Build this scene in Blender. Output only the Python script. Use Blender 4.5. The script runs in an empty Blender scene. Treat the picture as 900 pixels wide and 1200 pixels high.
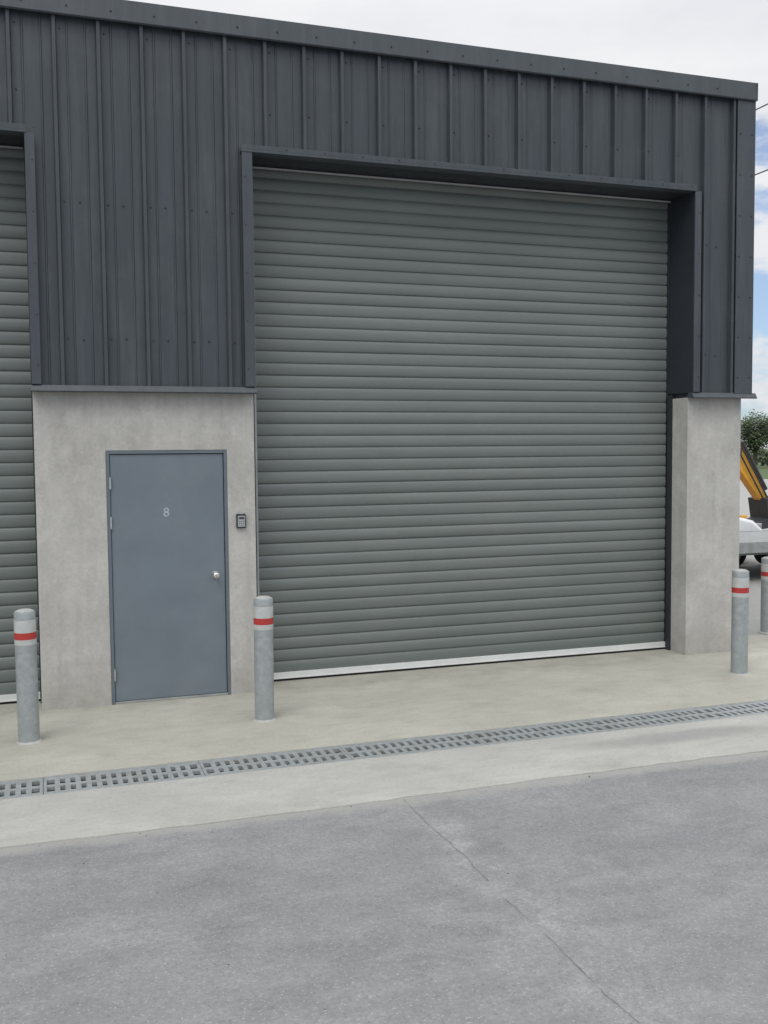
import bpy, math, random
from mathutils import Vector, Matrix
random.seed(7)
scn=bpy.context.scene

# ---------------------------------------------------------------- helpers
class MB:
    def __init__(s): s.v=[];s.f=[];s.m=[]
    def add(s,vs,fs,mi=0):
        o=len(s.v); s.v+= [tuple(v) for v in vs]
        for f in fs: s.f.append([i+o for i in f]); s.m.append(mi)
    def box(s,x0,x1,y0,y1,z0,z1,mi=0):
        vs=[(x0,y0,z0),(x1,y0,z0),(x1,y1,z0),(x0,y1,z0),(x0,y0,z1),(x1,y0,z1),(x1,y1,z1),(x0,y1,z1)]
        s.add(vs,[(0,3,2,1),(4,5,6,7),(0,1,5,4),(1,2,6,5),(2,3,7,6),(3,0,4,7)],mi)
    def tube(s,p0,p1,r0,r1=None,n=16,mi=0,caps=True):
        if r1 is None:r1=r0
        p0=Vector(p0);p1=Vector(p1);d=(p1-p0).normalized()
        a=d.orthogonal().normalized();b=d.cross(a)
        vs=[];
        for p,r in((p0,r0),(p1,r1)):
            for i in range(n):
                t=2*math.pi*i/n; vs.append(tuple(p+a*r*math.cos(t)+b*r*math.sin(t)))
        fs=[(i,(i+1)%n,n+(i+1)%n,n+i) for i in range(n)]
        if caps: fs+= [tuple(range(n-1,-1,-1)),tuple(range(n,2*n))]
        s.add(vs,fs,mi)
    def lathe(s,c,prof,n=32,mis=None):
        o=len(s.v)
        for r,z in prof:
            for i in range(n):
                t=2*math.pi*i/n; s.v.append((c[0]+r*math.cos(t),c[1]+r*math.sin(t),c[2]+z))
        for k in range(len(prof)-1):
            for i in range(n):
                s.f.append([o+k*n+i,o+k*n+(i+1)%n,o+(k+1)*n+(i+1)%n,o+(k+1)*n+i]); s.m.append(mis[k] if mis else 0)
        s.f.append([o+(len(prof)-1)*n+i for i in range(n)]); s.m.append(mis[-1] if mis else 0)
    def prism(s,pts,y0,y1,mi=0,axis='y'):
        n=len(pts)
        if axis=='y': vs=[(x,y0,z) for x,z in pts]+[(x,y1,z) for x,z in pts]
        elif axis=='x': vs=[(y0,a,b) for a,b in pts]+[(y1,a,b) for a,b in pts]
        fs=[tuple(range(n)),tuple(range(2*n-1,n-1,-1))]+[(i,n+i,n+(i+1)%n,(i+1)%n) for i in range(n)]
        s.add(vs,fs,mi)
    def obj(s,name,mats,parent=None,bevel=0,smooth=False,fix=True,loc=None):
        me=bpy.data.meshes.new(name); me.from_pydata(s.v,[],s.f); me.update()
        for m in mats: me.materials.append(m)
        for p,mi in zip(me.polygons,s.m): p.material_index=mi; p.use_smooth=smooth
        if fix:
            import bmesh
            bm=bmesh.new();bm.from_mesh(me);bmesh.ops.recalc_face_normals(bm,faces=bm.faces);bm.to_mesh(me);bm.free()
        if smooth:
            me.set_sharp_from_angle(angle=math.radians(35))
        o=bpy.data.objects.new(name,me); scn.collection.objects.link(o)
        if parent: o.parent=parent
        if loc: o.location=loc
        if bevel:
            b=o.modifiers.new('bevel','BEVEL');b.width=bevel;b.segments=2;b.limit_method='ANGLE'
        return o
def empty(name):
    e=bpy.data.objects.new(name,None); scn.collection.objects.link(e); return e

# ---------------------------------------------------------------- materials
def nmat(name):
    m=bpy.data.materials.new(name);m.use_nodes=True
    nt=m.node_tree;b=nt.nodes['Principled BSDF'];return m,nt,b
def coords(nt,scale=(1,1,1),loc=(0,0,0)):
    tc=nt.nodes.new('ShaderNodeTexCoord');mp=nt.nodes.new('ShaderNodeMapping')
    mp.inputs['Scale'].default_value=scale;mp.inputs['Location'].default_value=loc
    nt.links.new(tc.outputs['Object'],mp.inputs['Vector']);return mp.outputs['Vector']
def noise(nt,vec,scale,detail=4,rough=.55,lo=.3,hi=.7,dist=0):
    n=nt.nodes.new('ShaderNodeTexNoise');n.inputs['Scale'].default_value=scale;n.inputs['Detail'].default_value=detail
    n.inputs['Roughness'].default_value=rough;n.inputs['Distortion'].default_value=dist
    nt.links.new(vec,n.inputs['Vector'])
    r=nt.nodes.new('ShaderNodeMapRange');r.inputs['From Min'].default_value=lo;r.inputs['From Max'].default_value=hi
    nt.links.new(n.outputs['Fac'],r.inputs['Value']);return r.outputs['Result']
def mixc(nt,fac,a,b,mode='MIX'):
    m=nt.nodes.new('ShaderNodeMix');m.data_type='RGBA';m.blend_type=mode
    for sock,val in ((m.inputs[0],fac),(m.inputs[6],a),(m.inputs[7],b)):
        if isinstance(val,(int,float)): sock.default_value=val
        elif isinstance(val,tuple): sock.default_value=(*val,1) if len(val)==3 else val
        else: nt.links.new(val,sock)
    return m.outputs[2]
def math_(nt,op,a,b=None):
    m=nt.nodes.new('ShaderNodeMath');m.operation=op
    for i,v in enumerate((a,b)):
        if v is None: continue
        if isinstance(v,(int,float)): m.inputs[i].default_value=v
        else: nt.links.new(v,m.inputs[i])
    return m.outputs[0]
def bump(nt,b,h,strength,dist=.005):
    n=nt.nodes.new('ShaderNodeBump');n.inputs['Strength'].default_value=strength;n.inputs['Distance'].default_value=dist
    nt.links.new(h,n.inputs['Height']);nt.links.new(n.outputs['Normal'],b.inputs['Normal'])
def simple(name,c,rough=.5,metal=0,var=.12,scale=6,bs=0,bscale=80,stretch=(1,1,1),dirt=None,bdist=.005):
    m,nt,b=nmat(name)
    v=coords(nt,stretch)
    f=noise(nt,v,scale)
    lo=tuple(x*(1-var) for x in c);hi=tuple(min(1,x*(1+var)) for x in c)
    col=mixc(nt,f,lo,hi)
    if dirt:
        f2=noise(nt,coords(nt,(1,1,1),(5,3,2)),dirt[1],6,.65,.48,.75)
        col=mixc(nt,math_(nt,'MULTIPLY',f2,dirt[2]),col,dirt[0])
    nt.links.new(col,b.inputs['Base Color'])
    b.inputs['Metallic'].default_value=metal
    r=noise(nt,v,scale*3); rr=nt.nodes.new('ShaderNodeMapRange');rr.inputs['To Min'].default_value=max(.02,rough-.08);rr.inputs['To Max'].default_value=min(1,rough+.1)
    nt.links.new(r,rr.inputs['Value']);nt.links.new(rr.outputs[0],b.inputs['Roughness'])
    if bs: bump(nt,b,noise(nt,coords(nt),bscale,3,.6,0,1),bs,bdist)
    return m
def posz(nt,axis=2):
    tc=nt.nodes.new('ShaderNodeTexCoord');s=nt.nodes.new('ShaderNodeSeparateXYZ')
    nt.links.new(tc.outputs['Object'],s.inputs[0]);return s.outputs[axis]
def maprange(nt,v,a,b,c=0,d=1):
    r=nt.nodes.new('ShaderNodeMapRange');r.inputs['From Min'].default_value=a;r.inputs['From Max'].default_value=b
    r.inputs['To Min'].default_value=c;r.inputs['To Max'].default_value=d;r.interpolation_type='SMOOTHSTEP'
    nt.links.new(v,r.inputs['Value']);return r.outputs[0]
def voro(nt,v,scale,a,b):
    vo=nt.nodes.new('ShaderNodeTexVoronoi');vo.inputs['Scale'].default_value=scale;nt.links.new(v,vo.inputs['Vector'])
    return maprange(nt,vo.outputs['Distance'],a,b,1,0)

def wall_concrete():
    m,nt,b=nmat('cast_concrete')
    v=coords(nt)
    c=mixc(nt,noise(nt,v,2.2,6,.6),(.38,.368,.345),(.50,.487,.46))
    st=noise(nt,coords(nt,(9,9,.7)),1.2,5,.6,.48,.75)
    c=mixc(nt,math_(nt,'MULTIPLY',st,.4),c,(.30,.292,.27))
    bl=noise(nt,v,6,6,.72,.5,.72); c=mixc(nt,math_(nt,'MULTIPLY',bl,.5),c,(.60,.585,.56))
    bl=noise(nt,coords(nt,(1,1,.6),(3,1,5)),3.3,8,.78,.5,.68); c=mixc(nt,math_(nt,'MULTIPLY',bl,.42),c,(.27,.262,.245))
    c=mixc(nt,math_(nt,'MULTIPLY',noise(nt,v,30,5,.75,.45,.7),.32),c,(.25,.245,.23))
    z=posz(nt); low=maprange(nt,z,0,.35,1,0)
    low=math_(nt,'MULTIPLY',low,noise(nt,v,5,5,.6,.25,.7)); c=mixc(nt,math_(nt,'MULTIPLY',low,.5),c,(.26,.25,.20))
    hi_=maprange(nt,z,2.25,2.6,0,1); hi_=math_(nt,'MULTIPLY',hi_,noise(nt,coords(nt,(5,5,.6)),1.8,5,.6,.35,.7)); c=mixc(nt,math_(nt,'MULTIPLY',hi_,.4),c,(.25,.245,.23))
    pit=voro(nt,v,24,.05,.12); c=mixc(nt,math_(nt,'MULTIPLY',pit,.4),c,(.18,.175,.17))
    nt.links.new(c,b.inputs['Base Color']);b.inputs['Roughness'].default_value=.88
    h=math_(nt,'SUBTRACT',noise(nt,v,60,5,.7,0,1),math_(nt,'MULTIPLY',pit,.8)); bump(nt,b,h,.4,.005)
    return m
M_conc=wall_concrete()
def slab(name,a,bcol,wet):
    m,nt,b=nmat(name);v=coords(nt)
    c=mixc(nt,noise(nt,v,1.3,7,.62),a,bcol)
    c=mixc(nt,math_(nt,'MULTIPLY',noise(nt,coords(nt,(1,2.5,1)),4,6,.7,.48,.75),.42),c,tuple(x*.70 for x in a))
    c=mixc(nt,math_(nt,'MULTIPLY',noise(nt,coords(nt,(1,2,1),(7,2,0)),.9,6,.7,.5,.72),.5),c,tuple(min(1,x*1.22) for x in bcol))
    c=mixc(nt,math_(nt,'MULTIPLY',noise(nt,coords(nt,(1,1,1),(2,6,0)),2.1,8,.78,.52,.70),.32),c,tuple(x*.6 for x in a))
    c=mixc(nt,math_(nt,'MULTIPLY',noise(nt,v,45,4,.7,.45,.7),.32),c,tuple(x*.6 for x in a))
    c=mixc(nt,math_(nt,'MULTIPLY',voro(nt,v,9,.03,.06),.4),c,(.14,.13,.11))
    br=noise(nt,coords(nt,(4,90,1)),2,3,.5,.2,.8)
    c=mixc(nt,math_(nt,'MULTIPLY',br,.10),c,tuple(x*.7 for x in a))
    if wet:
        tc=nt.nodes.new('ShaderNodeTexCoord');mp=nt.nodes.new('ShaderNodeMapping');mp.inputs['Location'].default_value=(-4.35,2.42,0)
        nt.links.new(tc.outputs['Object'],mp.inputs['Vector'])
        mp2=nt.nodes.new('ShaderNodeMapping');mp2.inputs['Scale'].default_value=(1/1.1,1/.18,1);nt.links.new(mp.outputs[0],mp2.inputs[0])
        ln=nt.nodes.new('ShaderNodeVectorMath');ln.operation='LENGTH';nt.links.new(mp2.outputs[0],ln.inputs[0])
        d=math_(nt,'ADD',ln.outputs['Value'],noise(nt,v,3.5,8,.75,0,1.1))
        w=maprange(nt,d,.85,1.45,1,0); c=mixc(nt,math_(nt,'MULTIPLY',w,.42),c,(.19,.19,.19))
    else:
        y=posz(nt,1); k=maprange(nt,y,-.28,.0,0,1); k=math_(nt,'MULTIPLY',k,noise(nt,v,4,5,.6,.3,.7)); c=mixc(nt,math_(nt,'MULTIPLY',k,.45),c,(.22,.21,.17))
    nt.links.new(c,b.inputs['Base Color']);b.inputs['Roughness'].default_value=.85
    bump(nt,b,noise(nt,v,70,5,.7,0,1),.3,.004)
    return m
M_slab=slab('apron_concrete',(.385,.372,.318),(.465,.452,.395),False)
M_slab2=slab('kerb_concrete',(.385,.378,.35),(.46,.453,.425),True)
def asphalt():
    m,nt,b=nmat('asphalt');v=coords(nt)
    c=mixc(nt,noise(nt,v,.8,7,.65,.3,.7),(.245,.247,.252),(.315,.317,.32))
    c=mixc(nt,math_(nt,'MULTIPLY',noise(nt,coords(nt,(1,2.2,1),(3,1,0)),1.3,9,.75,.46,.66),.62),c,(.41,.408,.40))
    c=mixc(nt,math_(nt,'MULTIPLY',noise(nt,coords(nt,(1,1.6,1),(9,4,0)),2.6,9,.78,.5,.68),.5),c,(.165,.165,.17))
    x=posz(nt,0); dx=math_(nt,'ABSOLUTE',math_(nt,'SUBTRACT',x,2.15)); k=maprange(nt,dx,0,.38,1,0)
    k=math_(nt,'MULTIPLY',k,noise(nt,coords(nt,(1.3,.9,1),(1,8,0)),2.6,7,.7,.47,.66)); c=mixc(nt,math_(nt,'MULTIPLY',k,.7),c,(.48,.475,.46))
    g=noise(nt,v,55,5,.85,.38,.62); c=mixc(nt,math_(nt,'MULTIPLY',g,.55),c,(.14,.14,.143))
    c=mixc(nt,math_(nt,'MULTIPLY',voro(nt,v,42,.10,.25),.5),c,(.48,.48,.47))
    c=mixc(nt,math_(nt,'MULTIPLY',voro(nt,coords(nt,(1,1,1),(.3,.7,0)),30,.06,.14),.6),c,(.07,.07,.07))
    y=posz(nt,1); e=math_(nt,'ADD',y,math_(nt,'MULTIPLY',noise(nt,v,4,6,.7,.3,.7),.12)); kk=maprange(nt,e,-3.05,-2.90,0,1)
    c=mixc(nt,math_(nt,'MULTIPLY',kk,.7),c,(.38,.375,.35))
    nt.links.new(c,b.inputs['Base Color']);b.inputs['Roughness'].default_value=.92
    bump(nt,b,noise(nt,v,80,5,.8,0,1),.8,.008)
    return m
M_asph=asphalt()
def cladmat(name,c,dirtamt):
    m,nt,b=nmat(name);v=coords(nt,(6,6,.5))
    col=mixc(nt,noise(nt,v,2.5,5,.6),tuple(x*.88 for x in c),tuple(x*1.12 for x in c))
    col=mixc(nt,math_(nt,'MULTIPLY',noise(nt,coords(nt,(14,14,.9)),1.2,6,.7,.5,.8),dirtamt),col,(.13,.14,.145))
    col=mixc(nt,math_(nt,'MULTIPLY',noise(nt,coords(nt),1.6,6,.7,.5,.8),dirtamt),col,(.12,.13,.135))
    col=mixc(nt,math_(nt,'MULTIPLY',voro(nt,coords(nt,(1,1,.5)),2.2,.012,.022),.5),col,(.4,.4,.4))
    nt.links.new(col,b.inputs['Base Color']);b.inputs['Roughness'].default_value=.40
    bump(nt,b,noise(nt,coords(nt,(3,3,1)),1.6,2,.5,0,1),.5,.015)
    return m
M_clad=cladmat('slate_cladding_steel',(.043,.053,.061),.28)
M_flash=cladmat('slate_flashing',(.047,.057,.066),.22)
M_flashd=simple('slate_reveal',(.024,.029,.036),.5,0,.1,3)
M_scr=simple('screw_heads',(.02,.023,.028),.4)
def rollmat():
    m,nt,b=nmat('roller_slat_steel')
    c=mixc(nt,noise(nt,coords(nt,(.25,1,9.2)),1,2,.5,.3,.7),(.125,.145,.136),(.155,.176,.166))
    c=mixc(nt,math_(nt,'MULTIPLY',noise(nt,coords(nt,(1,1,1.4)),1.1,6,.65,.45,.75),.3),c,(.20,.215,.20))
    c=mixc(nt,math_(nt,'MULTIPLY',noise(nt,coords(nt,(2,1,12)),3,5,.7,.55,.8),.4),c,(.095,.105,.10))
    c=mixc(nt,math_(nt,'MULTIPLY',voro(nt,coords(nt),1.7,.01,.02),.5),c,(.4,.4,.4))
    z=posz(nt); up=maprange(nt,z,3.4,4.6,0,1); up=math_(nt,'MULTIPLY',up,noise(nt,coords(nt,(1,1,2)),1.5,5,.6,.2,.6)); c=mixc(nt,math_(nt,'MULTIPLY',up,.3),c,(.08,.088,.08))  # header's shade painted into the colour of the upper slats
    nt.links.new(c,b.inputs['Base Color']);b.inputs['Roughness'].default_value=.46
    return m
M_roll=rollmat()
M_rail=simple('aluminium_bottom_rail',(.66,.67,.66),.45,.1,.06,3,dirt=((.48,.47,.44),2,.4))
M_dark=simple('dark_steel',(.03,.034,.04),.55)
M_black=simple('black_rubber',(.015,.015,.016),.8)
M_pit=simple('drain_channel_dark',(.012,.012,.011),.95)
M_door=simple('bluegrey_door_paint',(.142,.171,.197),.42,0,.07,2.5,.04,30,dirt=((.20,.22,.24),2.4,.35))
M_frame=simple('door_frame_paint',(.115,.14,.165),.45,0,.07,4)
M_steel=simple('polished_steel',(.6,.6,.6),.25,.9,.1,20)
M_lab=simple('faded_white_numeral',(.38,.42,.45),.6,0,.35,40)
M_scuff=simple('door_scuff_marks',(.21,.24,.265),.6,0,.3,40)
M_box=simple('keysafe_face',(.40,.41,.42),.4,.3)
M_galv=simple('galvanised_steel',(.33,.355,.36),.5,.25,.14,22,.05,60,dirt=((.24,.255,.255),6,.4))
M_grate=simple('galvanised_grate',(.34,.365,.37),.5,.25,.14,25,dirt=((.27,.26,.22),5,.7))
M_white=simple('reflective_tape',(.47,.48,.47),.5,0,.08,10,dirt=((.33,.33,.30),9,.5))
M_red=simple('red_tape',(.40,.035,.03),.45,0,.1,10)
M_mort=simple('bollard_cap_concrete',(.4,.4,.38),.85,0,.12,20)
M_yel=simple('machine_yellow',(.72,.36,.03),.4,0,.1,5,dirt=((.3,.18,.06),6,.4))
M_carw=simple('white_car_paint',(.78,.79,.8),.25,0,.03,3)
M_glass=simple('dark_glass',(.02,.025,.03),.08)
M_tgrey=simple('trailer_grey',(.30,.31,.31),.6,.1,.15,8,dirt=((.2,.19,.17),6,.5))
M_wood=simple('weathered_wood',(.16,.13,.10),.85,0,.25,6,.2,30,(1,1,.2))
M_bark=simple('bark',(.10,.08,.06),.9,0,.2,8,.3,20)
M_grass=simple('grass',(.075,.11,.035),.9,0,.25,.4)
M_peb1=simple('pale_chippings',(.42,.41,.39),.9,0,.2,30)
M_peb2=simple('dark_chippings',(.07,.065,.06),.9,0,.2,30)
def leaf():
    m,nt,b=nmat('foliage');v=coords(nt)
    c=mixc(nt,noise(nt,v,1.4,4,.6),(.022,.04,.014),(.075,.11,.032))
    nt.links.new(c,b.inputs['Base Color']);b.inputs['Roughness'].default_value=.6;return m
M_leaf=leaf()
M_crack=simple('joint_tar',(.15,.15,.15),.9,0,.3,20)
M_seal=simple('grey_mastic',(.38,.39,.40),.7)

# ---------------------------------------------------------------- ground
HX0,HX1,HY0,HY1=-14,12,-2.13,-1.77
g=MB(); R=2500; zg=-.008
g.add([(-R,-R,zg),(R,-R,zg),(R,R,zg),(-R,R,zg),(HX0,HY0,zg),(HX1,HY0,zg),(HX1,HY1,zg),(HX0,HY1,zg)],
      [(0,1,5,4),(1,2,6,5),(2,3,7,6),(3,0,4,7)])
g.obj('ground',[M_asph])
f=MB()
f.add([(-400,46,-.003),(600,46,-.003),(900,1500,-.003),(-900,1500,-.003)],[(0,1,2,3)])
f.obj('grass_field',[M_grass])
a=MB()
xs=[-14,-5.28,12]
for i in range(len(xs)-1):
    a.box(xs[i]+.003,xs[i+1]-.003,HY1,.62,-.3,0,0)
xs2=[-14,-9,-3.2,12]
for i in range(len(xs2)-1):
    x0,x1=xs2[i]+.003,xs2[i+1]-.003; nn=int((x1-x0)/.12)
    fr_=[(x0+(x1-x0)*k/nn,-2.93+random.uniform(-.010,.010)+.014*math.sin(k*.13)) for k in range(nn+1)]
    pts=[(x,y) for x,y in fr_]+[(x1,HY0),(x0,HY0)]
    n=len(pts); vs=[(x,y,-.001) for x,y in pts]+[(x,y,-.3) for x,y in pts]
    a.add(vs,[tuple(range(n))]+[(q,n+q,n+(q+1)%n,(q+1)%n) for q in range(n)],1)
a.box(12.0,12.25,-2.93,.62,-.3,-.0005,0)
a.obj('concrete_apron',[M_slab,M_slab2])
c=MB(); y=-2.96; x=2.07; prev=None; hold=0
while y>-8.2:
    w=random.uniform(.0006,.0018)*(1 if y>-5.5 else .6)
    cur=(x-w,x+w,y)
    if hold>0: hold-=1
    elif random.random()<.06: hold=random.randint(2,8)
    if prev and hold==0: c.add([(prev[0],prev[2],-.004),(prev[1],prev[2],-.004),(cur[1],cur[2],-.004),(cur[0],cur[2],-.004)],[(0,1,2,3)])
    prev=cur; y-=.03; x+=random.uniform(-.005,.005); x+=(2.07-x)*.12
c.obj('asphalt_joint',[M_crack])
pb=MB()
for k in range(230):
    if k<90: px_,py_=random.uniform(-2,9),-2.95-abs(random.gauss(0,.12))
    else: px_,py_=random.uniform(-1.5,7),random.uniform(-6.6,-3.0)
    s_=random.uniform(.002,.0055)*(1.6 if random.random()<.06 else 1); z0=-.008
    o_=[]
    for (dx,dy,dz) in ((1,0,.3),(0,1,.35),(-1,0,.3),(0,-1,.3),(0.1,.1,1),(0,0,-.2)):
        o_.append((px_+dx*s_*random.uniform(.6,1.3),py_+dy*s_*random.uniform(.6,1.3),z0+dz*s_))
    pb.add(o_,[(0,1,4),(1,2,4),(2,3,4),(3,0,4),(1,0,5),(2,1,5),(3,2,5),(0,3,5)],0 if random.random()<.55 else 1)
pb.obj('loose_gravel',[M_peb1,M_peb2])
# drain
d=MB()
d.box(HX0,HX1,HY0+.001,HY0+.006,-.25,-.032,1); d.box(HX0,HX1,HY1-.006,HY1-.001,-.25,-.032,1)
d.box(HX0,HX1,HY0,HY1,-.26,-.24,1)
yA,yB=HY0+.002,HY1-.002
L=1.0
x=HX0+.01
while x<HX1-.2:
    x1=min(x+L-.003,HX1-.01)
    zt=-.004+random.uniform(-.0015,.0005)
    d.box(x,x1,yA,yA+.020,-.03,-.002); d.box(x,x1,yB-.020,yB,-.03,-.002)
    d.box(x,x1,yA+.0205,yA+.062,-.03,zt); d.box(x,x1,yB-.062,yB-.0205,-.03,zt)
    ym=(yA+yB)/2; d.box(x+.02,x1-.02,ym-.024,ym+.024,-.03,zt-.001)
    d.box(x,x+.02,yA+.062,yB-.062,-.03,zt); d.box(x1-.02,x1,yA+.062,yB-.062,-.03,zt)
    n=15; w=(x1-x-.04)/n
    for i in range(1,n):
        xc=x+.02+w*i; hw=.0165
        d.box(xc-hw,xc+hw,yA+.062,ym-.024,-.028,zt-.0005)
        d.box(xc-hw,xc+hw,ym+.024,yB-.062,-.028,zt-.0005)
    x+=L
d.obj('drainage_grate',[M_grate,M_pit])

# ---------------------------------------------------------------- building
B=empty('industrial_building')
XL,XR=-11.25,6.82
piers=[(-11.25,-10.57),(-6.18,-4.39),(0,1.792),(6.18,6.82)]
opens=[(-10.57,-6.18),(-4.39,0),(1.792,6.18)]
ZC,ZH,ZT=2.60,4.606,5.695
YC=-.035; YR=-.080; YD=.365
p=MB()
for (x0,x1) in piers:
    if x1-x0>1:
        dx0,dx1=x0+.555,x0+1.55
        p.prism([(x0,-.2),(dx0,-.2),(dx0,2.115),(dx1,2.115),(dx1,-.2),(x1,-.2),(x1,ZC),(x0,ZC)],0,.26)
    else: p.box(x0,x1,0,.26,-.2,ZC)
p.box(6.56,6.818,.262,15,-.2,ZC)
p.box(-11.248,-11.0,.262,15,-.2,ZC)
p.box(-11.248,6.818,15.002,15.25,-.2,ZC)
po=p.obj('concrete_plinth_wall',[M_conc],B,bevel=.006)
pitch=.337; x_first=.236
def pan_y(x):
    t=(x-x_first+pitch/2)%pitch-pitch/2
    at=abs(t)
    if at<=.0130: return YR
    if at<=.0221: return YR+(YC-YR)*(at-.0130)/.009
    u=abs(at-.100)
    if u<=.004: return YC-.006
    if u<=.010: return YC-.006+.006*(u-.004)/.006
    return YC
def profile(a,b):
    ks=[]
    n0=int((a-x_first)/pitch)-2
    n1=int((b-x_first)/pitch)+2
    for n in range(n0,n1+1):
        c0=x_first+n*pitch
        for o in (.0129,.0221,.090,.096,.104,.110): ks+=[c0+o,c0-o]
    ks=[k for k in ks if a<k<b]; ks=sorted(ks+[a,b])
    return [(k,pan_y(k)) for k in ks]
cl=MB()
CX0,CX1=XL-.02,6.80
edges=[CX0]+[e for o in opens for e in o]+[CX1]
for i in range(len(edges)-1):
    a_,b_=edges[i],edges[i+1]
    op=any(abs(a_-o[0])<1e-6 for o in opens)
    pr=profile(a_,b_); z0=ZH+.02 if op else ZC+.03
    vs=[(x,y,z0) for x,y in pr]+[(x,y,ZT-.1) for x,y in pr]; n=len(pr)
    cl.add(vs,[(k,k+1,n+k+1,n+k) for k in range(n-1)])
for sx,dirn in ((6.855,1),(XL-.035,-1)):
    pr=profile(0.0,15.2); vs=[];n=len(pr)
    for z in (ZC+.03,ZT-.12):
        for k,(t,yy) in enumerate(pr): vs.append((sx+dirn*(YC-yy),t,z))
    cl.add(vs,[(k,k+1,n+k+1,n+k) for k in range(n-1)])
cl.obj('profiled_cladding',[M_clad],B,fix=False)
s=MB()
s.box(XL+.02,6.78,.003,.36,ZH+.06,ZT-.1)
for (x0,x1) in piers: s.box(x0+.03,x1-.03,.003,.36,ZC+.003,ZH+.058)
s.box(6.56,6.80,.37,15.15,ZC+.003,ZT-.12); s.box(XL+.02,-11.0,.37,15.15,ZC+.003,ZT-.12); s.box(-10.99,6.55,15.0,15.2,ZC+.003,ZT-.12)
s.obj('backing_wall',[M_dark],B)
fl=MB()
fl.prism([(-.120,5.535),(-.105,5.525),(-.088,5.54),(-.088,5.66),(.15,5.672),(.15,5.69),(-.105,5.705)],XL-.1,6.875,0,'x')
fl.box(6.8755,6.883,-.116,.15,5.530,5.704)
fl.box(6.665,6.878,-.092,-.078,ZC+.02,5.53); fl.box(6.862,6.880,-.077,.20,ZC+.02,5.60)
fl.box(XL-.06,XL+.2,-.092,-.078,ZC+.02,5.53)
for (x0,x1) in piers:
    e0=x0-.012; e1=x1+.012
    if x1>6: e1=6.925
    fl.prism([(-.104,ZC-.012),(-.114,ZC-.003),(-.084,ZC+.045),(-.030,ZC+.05),(.0,ZC+.012),(-.002,ZC+.004)],e0,e1,0,'x')
fl.box(6.82,6.925,.003,15.2,ZC+.002,ZC+.045)
for (x0,x1) in opens:
    fl.box(x0-.09,x1+.012,-.101,.012,ZH-.004,ZH+.018)
    fl.box(x0-.09,x1+.01,-.101,-.082,ZH+.018,ZH+.055)
    fl.box(x0-.085,x0+.003,-.096,-.078,ZC+.05,ZH-.004)
    fl.box(x1-.003,x1+.07,-.096,-.078,ZC+.05,ZH-.004)
fl.obj('flashing_trim',[M_flash],B,bevel=.002)
rv=MB()
for (x0,x1) in opens:
    rv.box(x0,x1,.013,YD+.05,ZH+.002,ZH+.03)
    rv.box(x0-.02,x0+.001,-.077,YD+.05,ZC+.05,ZH); rv.box(x1-.001,x1+.02,-.077,YD+.05,ZC+.05,ZH)
    rv.box(x0-.02,x0+.05,.262,YD-.02,0,ZC+.04); rv.box(x1-.012,x1+.02,.262,YD-.02,0,ZC+.04)
    rv.box(x0+.0,x0+.012,YD-.03,YD+.04,0,ZH); rv.box(x1-.012,x1+.0,YD-.03,YD+.04,0,ZH)
rv.obj('opening_reveals',[M_flashd],B)
ls=MB()
for (x0,x1) in opens:
    ls.box(x0+.02,x1-.02,YD-.075,YD-.055,ZH-.024,ZH-.012)
    ls.box(x0+.07,x0+.088,YD-.05,YD-.022,.08,ZH-.03)
ls.obj('guide_and_head_seal',[M_seal],B)
sc=MB()
def screw(x,y,z,r=.0075):
    sc.tube((x,y,z),(x,y-.005,z),r,r*.8,8); sc.tube((x,y-.0045,z),(x,y-.009,z),r*.55,r*.5,6)
n=-34
while x_first+n*pitch<6.6:
    xc=x_first+n*pitch
    if xc>XL+.1:
        inop=any(o[0]-.1<xc<o[1]+.05 for o in opens)
        rows=[4.95,5.45] if inop else [3.02,4.10,5.45]
        for z in rows:
            screw(xc+.048,YC,z+random.uniform(-.008,.008))
            if z==4.10 or z==3.02: screw(xc+.168,YC,z+random.uniform(-.008,.008),.0085)
        if inop: screw(xc+.17,-.101,ZH+.036,.0055)
        screw(xc+.1,-.118,5.60,.007)
    n+=1
for z in (2.8,3.2,3.6,4.0,4.4,4.8,5.2):
    screw(6.70,-.092,z);screw(6.84,-.092,z)
    for o in opens:
        if z<4.5: screw(o[0]-.06,-.096,z,.005);screw(o[1]+.05,-.096,z,.005)
sc.obj('cladding_screws',[M_scr],B)
r=MB()
r.prism([(.16,5.66),(15.3,5.2),(15.3,5.14),(.16,5.60)],XL-.06,6.86,0,'x')
for i in range(54): 
    xr=XL+.1+i*.337
    if xr<6.8: r.prism([(.17,5.662),(15.3,5.202),(15.3,5.232),(.17,5.692)],xr-.02,xr+.02,0,'x')
r.obj('roof_sheeting',[M_clad],B)
pz=.1085
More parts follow.
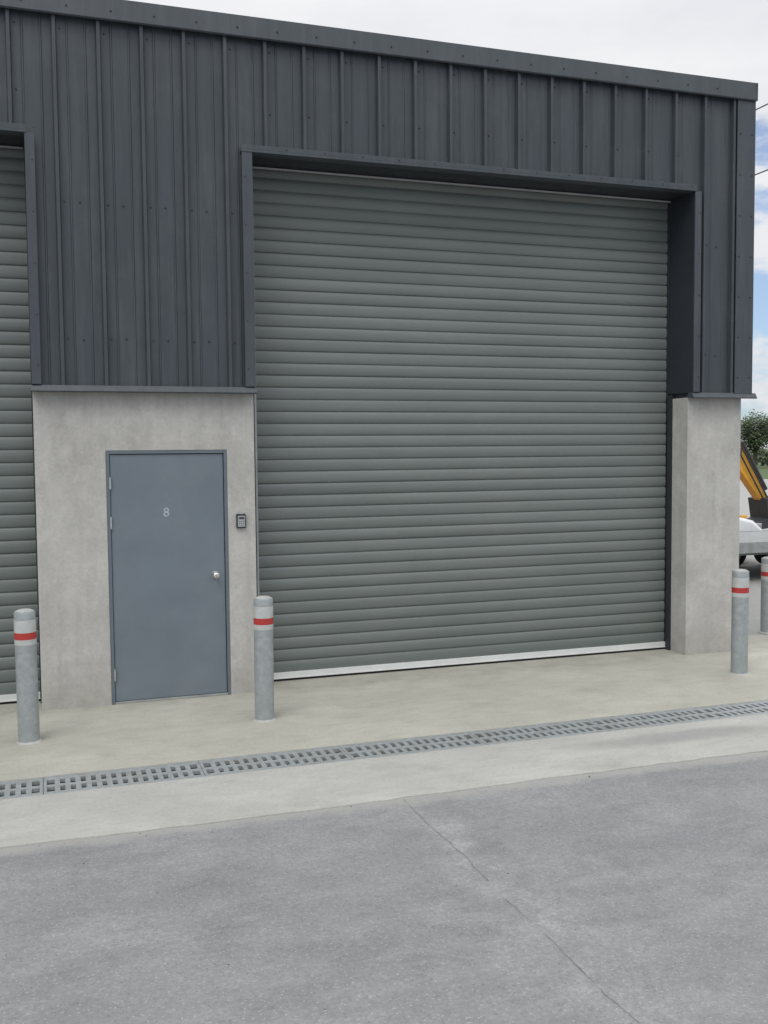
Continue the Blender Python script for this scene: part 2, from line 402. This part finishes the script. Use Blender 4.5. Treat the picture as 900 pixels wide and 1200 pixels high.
def roller(x0,x1,name):
    rd=MB()
    prof=[];z=.075
    while z<ZH-.005:
        j=random.uniform(-.0015,.0015); q_=random.uniform(.85,1.15)
        for t,d_ in ((0,0.003),(.004,-.002),(.016,-.0070),(.034,-.0110),(.054,-.0125),(.074,-.0115),(.090,-.0080),(.0995,-.0030),(.1015,.008),(.1082,.008)):
            prof.append((YD+(d_*q_ if d_<0 else d_)+j,z+t))
        z+=pz
    prof=[q for q in prof if q[1]<ZH+.01]
    n=len(prof)
    vs=[(x0+.008,y,zz) for y,zz in prof]+[(x1-.008,y,zz) for y,zz in prof]
    rd.add(vs,[(k,n+k,n+k+1,k+1) for k in range(n-1)])
    rd.obj(name,[M_roll],B,fix=False)
    br=MB()
    br.box(x0+.012,x1-.012,YD-.03,YD+.02,.022,.078,0)
    br.box(x0+.012,x1-.012,YD-.036,YD-.03,.022,.034,0)
    br.box(x0+.014,x1-.014,YD-.02,YD+.01,.001,.022,1)
    br.obj(name+'_bottom_rail',[M_rail,M_black],B,bevel=.002)
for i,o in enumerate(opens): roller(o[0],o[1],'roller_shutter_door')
for (x0,x1) in piers:
    if x1-x0<1: continue
    dx0,dx1=x0+.555,x0+1.55
    fr=MB()
    fr.box(dx0+.001,dx0+.026,-.004,.12,0.001,2.113); fr.box(dx1-.026,dx1-.001,-.004,.12,0.001,2.113); fr.box(dx0+.026,dx1-.026,-.004,.12,2.090,2.113)
    fr.box(dx0+.026,dx1-.026,.0,.14,.001,.018,1)
    fr.obj('door_frame',[M_frame,M_tgrey],B,bevel=.002)
    le=MB(); le.box(dx0+.029,dx1-.031,.010,.056,.022,2.085)
    le.obj('door_leaf',[M_door],B,bevel=.003)
    dk=MB(); dk.box(dx0+.026,dx1-.026,.058,.10,.018,2.09); dk.obj('door_rebate',[M_dark],B)
    hd=MB()
    for z in (.25,1.52,1.85):
        hd.tube((dx0+.028,-.006,z-.05),(dx0+.028,-.006,z+.05),.0085,n=10)
    kx=x0+1.435; kz=1.05
    hd.tube((kx,.010,kz),(kx,.002,kz),.034,.032,20); hd.tube((kx,.004,kz),(kx,-.03,kz),.012,.012,14)
    hd.obj('door_hardware',[M_steel],B,smooth=True)
    kn=MB(); prof=[(.012,0),(.02,.006),(.028,.014),(.031,.024),(.029,.034),(.022,.042),(.010,.046)]
    kn.lathe((0,0,0),prof,24)
    k=kn.obj('door_knob',[M_steel],B,smooth=True); k.rotation_euler=(math.radians(90),0,0); k.location=(kx,-.026,kz)
    cu=bpy.data.curves.new('numeral','FONT');cu.body='8';cu.size=.105;cu.extrude=.0008;cu.align_x='CENTER';cu.offset=.0005
    t=bpy.data.objects.new('door_number',cu);scn.collection.objects.link(t);t.parent=B
    t.rotation_euler=(math.radians(90),0,0);t.location=(x0+1.035,.0088,1.562);cu.materials.append(M_lab)
    # faint adhesive scuffs above the numeral
    sm=MB()
    for q in range(7):
        sx_=x0+1.035+random.uniform(-.03,.03); sz_=1.70+q*.032+random.uniform(-.01,.01); h_=random.uniform(.006,.016)
        sm.add([(sx_-.003,.0085,sz_),(sx_+.002,.0085,sz_-.001),(sx_+.004,.0085,sz_+h_),(sx_-.001,.0085,sz_+h_*1.1)],[(0,1,2,3)])
    sm.obj('door_scuffs',[M_scuff],B,fix=False)
    kb=MB(); bx=x0+1.662; bz=1.505
    kb.box(bx-.040,bx+.040,-.028,-.001,bz-.06,bz+.06,0)
    kb.box(bx-.030,bx+.030,-.040,-.028,bz-.048,bz+.045,1)
    kb.tube((bx-.025,-.018,bz+.06),(bx-.025,-.018,bz+.066),.006,n=8,mi=0);kb.tube((bx+.025,-.018,bz+.06),(bx+.025,-.018,bz+.066),.006,n=8,mi=0)
    kb.box(bx-.022,bx+.022,-.044,-.040,bz+.018,bz+.036,0)
    for r_ in range(3):
        for q in range(3):
            kb.tube((bx-.018+q*.018,-.040,bz-.002-r_*.016),(bx-.018+q*.018,-.043,bz-.002-r_*.016),.0045,n=8,mi=0)
    kb.obj('key_safe',[M_dark,M_box],B,bevel=.003)

# ---------------------------------------------------------------- bollards
def bollard(x,y,h=.965,r=.075,tilt=(0,0)):
    m=MB()
    P=[(r+.018,-.004),(r+.012,.006),(r,.012),(r,h-.245),(r+.0015,h-.245),(r+.0015,h-.205),(r+.002,h-.205),(r+.002,h-.155),(r+.0015,h-.155),(r+.0015,h-.065),(r,h-.065),(r,h-.012),(r-.004,h-.004),(r-.012,h-.002),(r*.6,h+.008),(.01,h+.013)]
    mi=[3,3,0,0,1,1,2,2,1,1,0,0,0,3,3,3]
    m.lathe((0,0,0),P,40,mi)
    o=m.obj('bollard',[M_galv,M_white,M_red,M_mort],smooth=True); o.location=(x,y,0)
    o.rotation_euler=(tilt[0],tilt[1],0)
    return o
bollard(-.088,-.885,tilt=(0,-.006)); bollard(1.655,-.90,tilt=(.004,.004)); bollard(6.14,-.88,tilt=(0,.003)); bollard(7.80,.74,.85)
bollard(-4.5,-.9); bollard(-6.2,-.9)

# ---------------------------------------------------------------- trailer
T=empty('flatbed_trailer')
t=MB()
X0,X1,Y0,Y1=9.6,14.6,4.3,6.0
t.box(X0,X1,Y0,Y1,.56,.62); t.box(X0,X1,Y0-.03,Y0-.001,.46,.63); t.box(X0,X1,Y1+.001,Y1+.03,.46,.63)
t.box(X0-.03,X0-.001,Y0-.03,Y1+.03,.46,.63); t.box(X1+.001,X1+.03,Y0-.03,Y1+.03,.46,.63)
for i in range(9): t.box(X0+.3+i*.52,X0+.36+i*.52,Y0+.02,Y1-.02,.49,.558)
t.box(X0,X1,Y0+.35,Y0+.43,.38,.488); t.box(X0,X1,Y1-.43,Y1-.35,.38,.488)
t.prism([(X1+.03,.47),(X1+1.2,.47),(X1+1.2,.40),(X1+.03,.38)],5.1,5.2)
t.box(11.0,13.0,Y0-.28,Y0-.032,.50,.53)
t.obj('deck_and_chassis',[M_tgrey],T,bevel=.004)
w=MB()
for wx in (11.5,12.3):
    for wy in (Y0-.25,Y1+.05):
        w.tube((wx,wy,.26),(wx,wy+.19,.26),.26,n=28,mi=0); w.tube((wx,wy-.006,.26),(wx,wy+.196,.26),.15,n=20,mi=1)
w.obj('wheels',[M_black,M_tgrey],T,smooth=True)

# ---------------------------------------------------------------- white car
C=empty('parked_car')
def car(cx,cy):
    L=[(-2.05,.30),(-2.1,.55),(-2.05,.85),(-1.95,.97),(-1.2,1.02),(.6,.98),(1.35,.90),(1.85,.78),(2.05,.62),(2.1,.42),(2.03,.25),(1.7,.22),(-1.7,.22)]
    m=MB(); n=len(L)
    rings=[(-.86,.93,0),(-.80,1,0),(.80,1,0),(.86,.93,0)]
    vs=[]
    for yy,sc_,_ in rings:
        for (x,z) in L: vs.append((cx+x*(.985 if sc_<1 else 1),cy+yy,.22+(z-.22)*(.96 if sc_<1 else 1)+(.01 if sc_<1 else 0)))
    fs=[tuple(range(n)),tuple(range(4*n-1,3*n-1,-1))]
    for k in range(3):
        for i in range(n): fs.append((k*n+i,(k+1)*n+i,(k+1)*n+(i+1)%n,k*n+(i+1)%n))
    m.add(vs,fs); m.obj('body',[M_carw],C,bevel=.04,smooth=True)
    g_=MB()
    base=[(-1.9,-.74),(1.05,-.74),(1.05,.74),(-1.9,.74)];top=[(-1.45,-.56),(.25,-.56),(.25,.56),(-1.45,.56)]
    g_.add([(cx+a_,cy+b_,.96) for a_,b_ in base]+[(cx+a_,cy+b_,1.42) for a_,b_ in top],[(0,1,5,4),(1,2,6,5),(2,3,7,6),(3,0,4,7),(4,5,6,7)])
    g_.obj('windows',[M_glass],C,bevel=.02)
    rf=MB(); rf.box(cx-1.5,cx+.3,cy-.58,cy+.58,1.415,1.46)
    for sx in (-1,1):
        rf.add([(cx+1.05,cy+sx*.75,.96),(cx+1.0,cy+sx*.70,.96),(cx+.22,cy+sx*.54,1.42),(cx+.28,cy+sx*.59,1.42)],[(0,1,2,3)])
        rf.box(cx-.45,cx-.37,cy+sx*.655-.01,cy+sx*.655+.012,.96,1.42)
    rf.obj('roof',[M_carw],C,bevel=.02)
    wh=MB()
    for wx in (-1.3,1.32):
        for wy in (-.87,.67):
            wh.tube((cx+wx,cy+wy,.31),(cx+wx,cy+wy+.2,.31),.31,n=28,mi=0);wh.tube((cx+wx,cy+wy-.006,.31),(cx+wx,cy+wy+.206,.31),.19,n=16,mi=1)
    wh.obj('wheels',[M_black,M_tgrey],C,smooth=True)
    li=MB()
    for sy in (-.62,.62): li.box(cx+1.93,cx+2.075,cy+sy-.16,cy+sy+.16,.60,.72,0)
    li.box(cx+2.06,cx+2.108,cy-.5,cy+.5,.36,.52,1)
    li.obj('lights_and_grille',[M_steel,M_black],C,bevel=.01)
car(10.30,7.2)

# ---------------------------------------------------------------- excavator
E=empty('excavator')
def exc(cx,cy):
    tr=MB()
    for sy in (-.75,.75):
        pts=[]
        for i in range(10): a_=math.pi/2+math.pi*i/9; pts.append((cx-1.1+.33*math.cos(a_),.34+.33*math.sin(a_)))
        for i in range(10): a_=-math.pi/2+math.pi*i/9; pts.append((cx+1.1+.33*math.cos(a_),.34+.33*math.sin(a_)))
        tr.prism(pts,cy+sy-.2,cy+sy+.2,0)
        for i in range(5): tr.tube((cx-1+.5*i,cy+sy-.215,.3),(cx-1+.5*i,cy+sy+.215,.3),.14,n=14,mi=1)
    tr.box(cx-.5,cx+.5,cy-.55,cy+.55,.3,.62,1)
    tr.obj('tracks',[M_black,M_dark],E,bevel=.01)
    b=MB()
    b.prism([(cx-1.35,.68),(cx-1.4,1.35),(cx-1.2,1.55),(cx-.1,1.5),(cx+.1,1.1),(cx+.9,1.05),(cx+.95,.68)],cy-.8,cy+.8)
    b.obj('engine_house',[M_yel],E,bevel=.05)
    c_=MB(); c_.prism([(cx-.15,1.08),(cx-.15,2.3),(cx+.65,2.3),(cx+.9,1.5),(cx+.9,1.08)],cy+.05,cy+.76,0)
    c_.obj('cab_glass',[M_glass],E,bevel=.03)
    c2=MB(); c2.box(cx-.18,cx+.7,cy+.02,cy+.8,2.29,2.36,0)
    for (ax,ay) in((-.17,.03),(-.17,.77),(.64,.03),(.64,.77)): c2.box(cx+ax-.03,cx+ax+.03,cy+ay-.025,cy+ay+.025,1.06,2.29)
    c2.obj('cab_frame',[M_yel],E)
    ar=MB(); y0,y1=cy-.33,cy-.15; u=.10
    ar.prism([(cx+.75,1.0),(cx+.95,.85),(cx+1.6,1.55),(cx+2.25,1.78+u),(cx+2.3,2.02+u),(cx+2.05,2.08+u),(cx+1.3,1.82)],y0,y1,0)
    ar.prism([(cx+2.1,2.1+u),(cx+2.3,2.0+u),(cx+2.96,.96),(cx+2.86,.86),(cx+2.02,1.78+u)],y0-.02,y1+.02,0)
    ar.prism([(cx+2.75,1.02),(cx+3.08,1.06),(cx+3.2,.72),(cx+3.02,.42),(cx+2.7,.38),(cx+2.5,.50),(cx+2.82,.60)],y0-.2,y1+.2,1)
    ar.tube((cx+1.5,cy-.24,1.98),(cx+2.05,cy-.24,2.2+u),.05,n=12,mi=1)
    ar.tube((cx+2.35,cy-.24,2.12+u),(cx+2.98,cy-.24,1.2),.045,n=12,mi=1)
    ar.tube((cx+2.2,cy-.40,2.05+u),(cx+2.9,cy-.40,1.02),.02,n=8,mi=1); ar.tube((cx+2.15,cy-.42,1.9+u),(cx+2.83,cy-.42,.92),.02,n=8,mi=1)
    ar.tube((cx+2.15,cy-.4,1.92+u),(cx+2.15,cy-.08,1.92+u),.09,n=14,mi=1)
    ar.prism([(cx+1.75,.15),(cx+1.95,.12),(cx+1.86,.4),(cx+1.95,.72),(cx+1.78,.72)],cy-.95,cy+.95,0)
    ar.prism([(cx+.5,.42),(cx+1.8,.36),(cx+1.8,.5),(cx+.5,.55)],cy+.2,cy+.32,0)
    ar.obj('boom_and_bucket',[M_yel,M_dark],E,bevel=.01)
exc(11.65,9.3)

# ---------------------------------------------------------------- vegetation
def tree(x,y,h,cr,name='tree'):
    T_=empty(name); tk=MB()
    tk.tube((x,y,-.1),(x+.1,y,h*.35),.22,.16,10)
    tips=[]
    for i in range(9):
        a_=2*math.pi*i/9+random.uniform(-.3,.3); rr=cr*random.uniform(.4,.85); z1=h*random.uniform(.45,.88)
        mid=(x+math.cos(a_)*rr*.4,y+math.sin(a_)*rr*.4,h*.35+(z1-h*.35)*.6)
        tip=(x+math.cos(a_)*rr,y+math.sin(a_)*rr,z1)
        tk.tube((x+.1,y,h*random.uniform(.25,.36)),mid,.1,.06,7,caps=False); tk.tube(mid,tip,.06,.02,6,caps=False); tips+=[mid,tip]
    tips.append((x,y,h*.86))
    tk.obj('trunk_and_limbs',[M_bark],T_,smooth=True)
    lf=MB()
    for tp in tips:
        cr2=cr*random.uniform(.3,.48)
        for k in range(420):
            d_=Vector((random.gauss(0,1),random.gauss(0,1),random.gauss(0,.8))).normalized()*cr2*random.uniform(.35,1.05)
            p_=Vector(tp)+d_
            if p_.z<h*.2: continue
            u=Vector((random.gauss(0,1),random.gauss(0,1),random.gauss(0,1))).normalized(); v=u.orthogonal().normalized(); s_=random.uniform(.07,.15)
            lf.add([p_-u*s_,p_+v*s_*.6,p_+u*s_,p_-v*s_*.6],[(0,1,2,3)])
    lf.obj('leaves',[M_leaf],T_,fix=False)
tree(66.5,73.5,5.6,2.6); tree(73,76,5.0,2.6); tree(60,79,4.6,2.4); tree(84,76,6.0,3)
hd=MB()
for k in range(26000):
    xx=random.uniform(-20,150); 
    hh=1.9+.5*math.sin(xx*.31)+.35*math.sin(xx*.83+1)+.2*math.sin(xx*2.1)
    zz=random.random()**.7*hh; yy=84+random.gauss(0,.5)
    p_=Vector((xx,yy,zz));u=Vector((random.gauss(0,1),random.gauss(0,1),random.gauss(0,1))).normalized(); v=u.orthogonal().normalized(); s_=random.uniform(.12,.28)
    hd.add([p_-u*s_,p_+v*s_*.7,p_+u*s_,p_-v*s_*.7],[(0,1,2,3)])
hd.obj('hedge',[M_leaf],fix=False)

# ---------------------------------------------------------------- power line
U=empty('utility_pole')
pm=MB(); PX=13.45
for py in (-14,40): 
    pm.tube((PX,py,-.3),(PX,py,9.2),.14,.10,14)
    pm.box(PX-.6,PX+.6,py-.05,py+.05,8.62,8.74)
pm.obj('poles',[M_wood],U,smooth=True)
wr=MB()
for (wx,zt_) in ((PX,8.85),(PX,7.6)):
    pr=None
    for i in range(41):
        t_=i/40; p_=(wx,-14+54*t_,zt_-.35*4*t_*(1-t_)*.5)
        if pr: wr.tube(pr,p_,.012,n=6,caps=False)
        pr=p_
wr.obj('cables',[M_black],U)

# ---------------------------------------------------------------- world
SE,SA=math.radians(50),math.radians(218)
w=bpy.data.worlds.new('World');scn.world=w;w.use_nodes=True;nt=w.node_tree
bg=nt.nodes['Background'];bg.inputs['Strength'].default_value=.1
sky=nt.nodes.new('ShaderNodeTexSky');sky.sky_type='NISHITA';sky.sun_disc=False;sky.sun_elevation=SE;sky.sun_rotation=SA
tc=nt.nodes.new('ShaderNodeTexCoord');sp=nt.nodes.new('ShaderNodeSeparateXYZ');nt.links.new(tc.outputs['Generated'],sp.inputs[0])
mp=nt.nodes.new('ShaderNodeMapping');mp.inputs['Scale'].default_value=(1,1,2.6);mp.inputs['Location'].default_value=(.4,.1,.0);nt.links.new(tc.outputs['Generated'],mp.inputs['Vector'])
n1=noise(nt,mp.outputs[0],5.5,8,.6,.3,.7)
cov=maprange(nt,sp.outputs[2],.24,.36,-.06,.9)
mask=maprange(nt,math_(nt,'ADD',n1,cov),.30,.60)
n2=noise(nt,mp.outputs[0],2.4,6,.6,.3,.7)
cc=mixc(nt,n2,(7.2,7.4,7.9),(9.3,9.4,9.5))
zen=maprange(nt,sp.outputs[2],.35,.9,1,1.9)
vm=nt.nodes.new('ShaderNodeVectorMath');vm.operation='SCALE';nt.links.new(cc,vm.inputs[0]);nt.links.new(zen,vm.inputs['Scale'])
skyc=mixc(nt,1.0,sky.outputs[0],(.76,.98,1.27),'MULTIPLY')
skyc=mixc(nt,.30,skyc,(7.6,7.9,8.4))
fin=mixc(nt,mask,skyc,vm.outputs[0]);nt.links.new(fin,bg.inputs['Color'])
sl=bpy.data.lights.new('sun','SUN');sl.energy=1.15;sl.angle=math.radians(30);sl.color=(1,.97,.92)
so=bpy.data.objects.new('sun',sl);scn.collection.objects.link(so)
dirv=Vector((math.sin(SA)*math.cos(SE),math.cos(SA)*math.cos(SE),math.sin(SE)))
so.rotation_euler=dirv.to_track_quat('Z','Y').to_euler(); so.location=(0,-20,30)

# ---------------------------------------------------------------- camera
yaw,pitch_,roll=.3269,.0612,.0089
fw=Vector((math.sin(yaw)*math.cos(pitch_),math.cos(yaw)*math.cos(pitch_),-math.sin(pitch_)))
rt=Vector((math.cos(yaw),-math.sin(yaw),0));up=rt.cross(fw)
cs,sn=math.cos(roll),math.sin(roll)
r2=rt*cs-up*sn;u2=rt*sn+up*cs
cam=bpy.data.cameras.new('camera');co=bpy.data.objects.new('camera',cam);scn.collection.objects.link(co)
Mx=Matrix((( r2.x,u2.x,-fw.x,.063),(r2.y,u2.y,-fw.y,-8.559),(r2.z,u2.z,-fw.z,2.099),(0,0,0,1)))
co.matrix_world=Mx
cam.sensor_fit='VERTICAL';cam.sensor_height=36;cam.sensor_width=27;cam.lens=1176/1200*36
cam.clip_end=6000;cam.clip_start=.05
scn.camera=co
scn.view_settings.view_transform='Standard';scn.view_settings.look='None';scn.view_settings.exposure=0
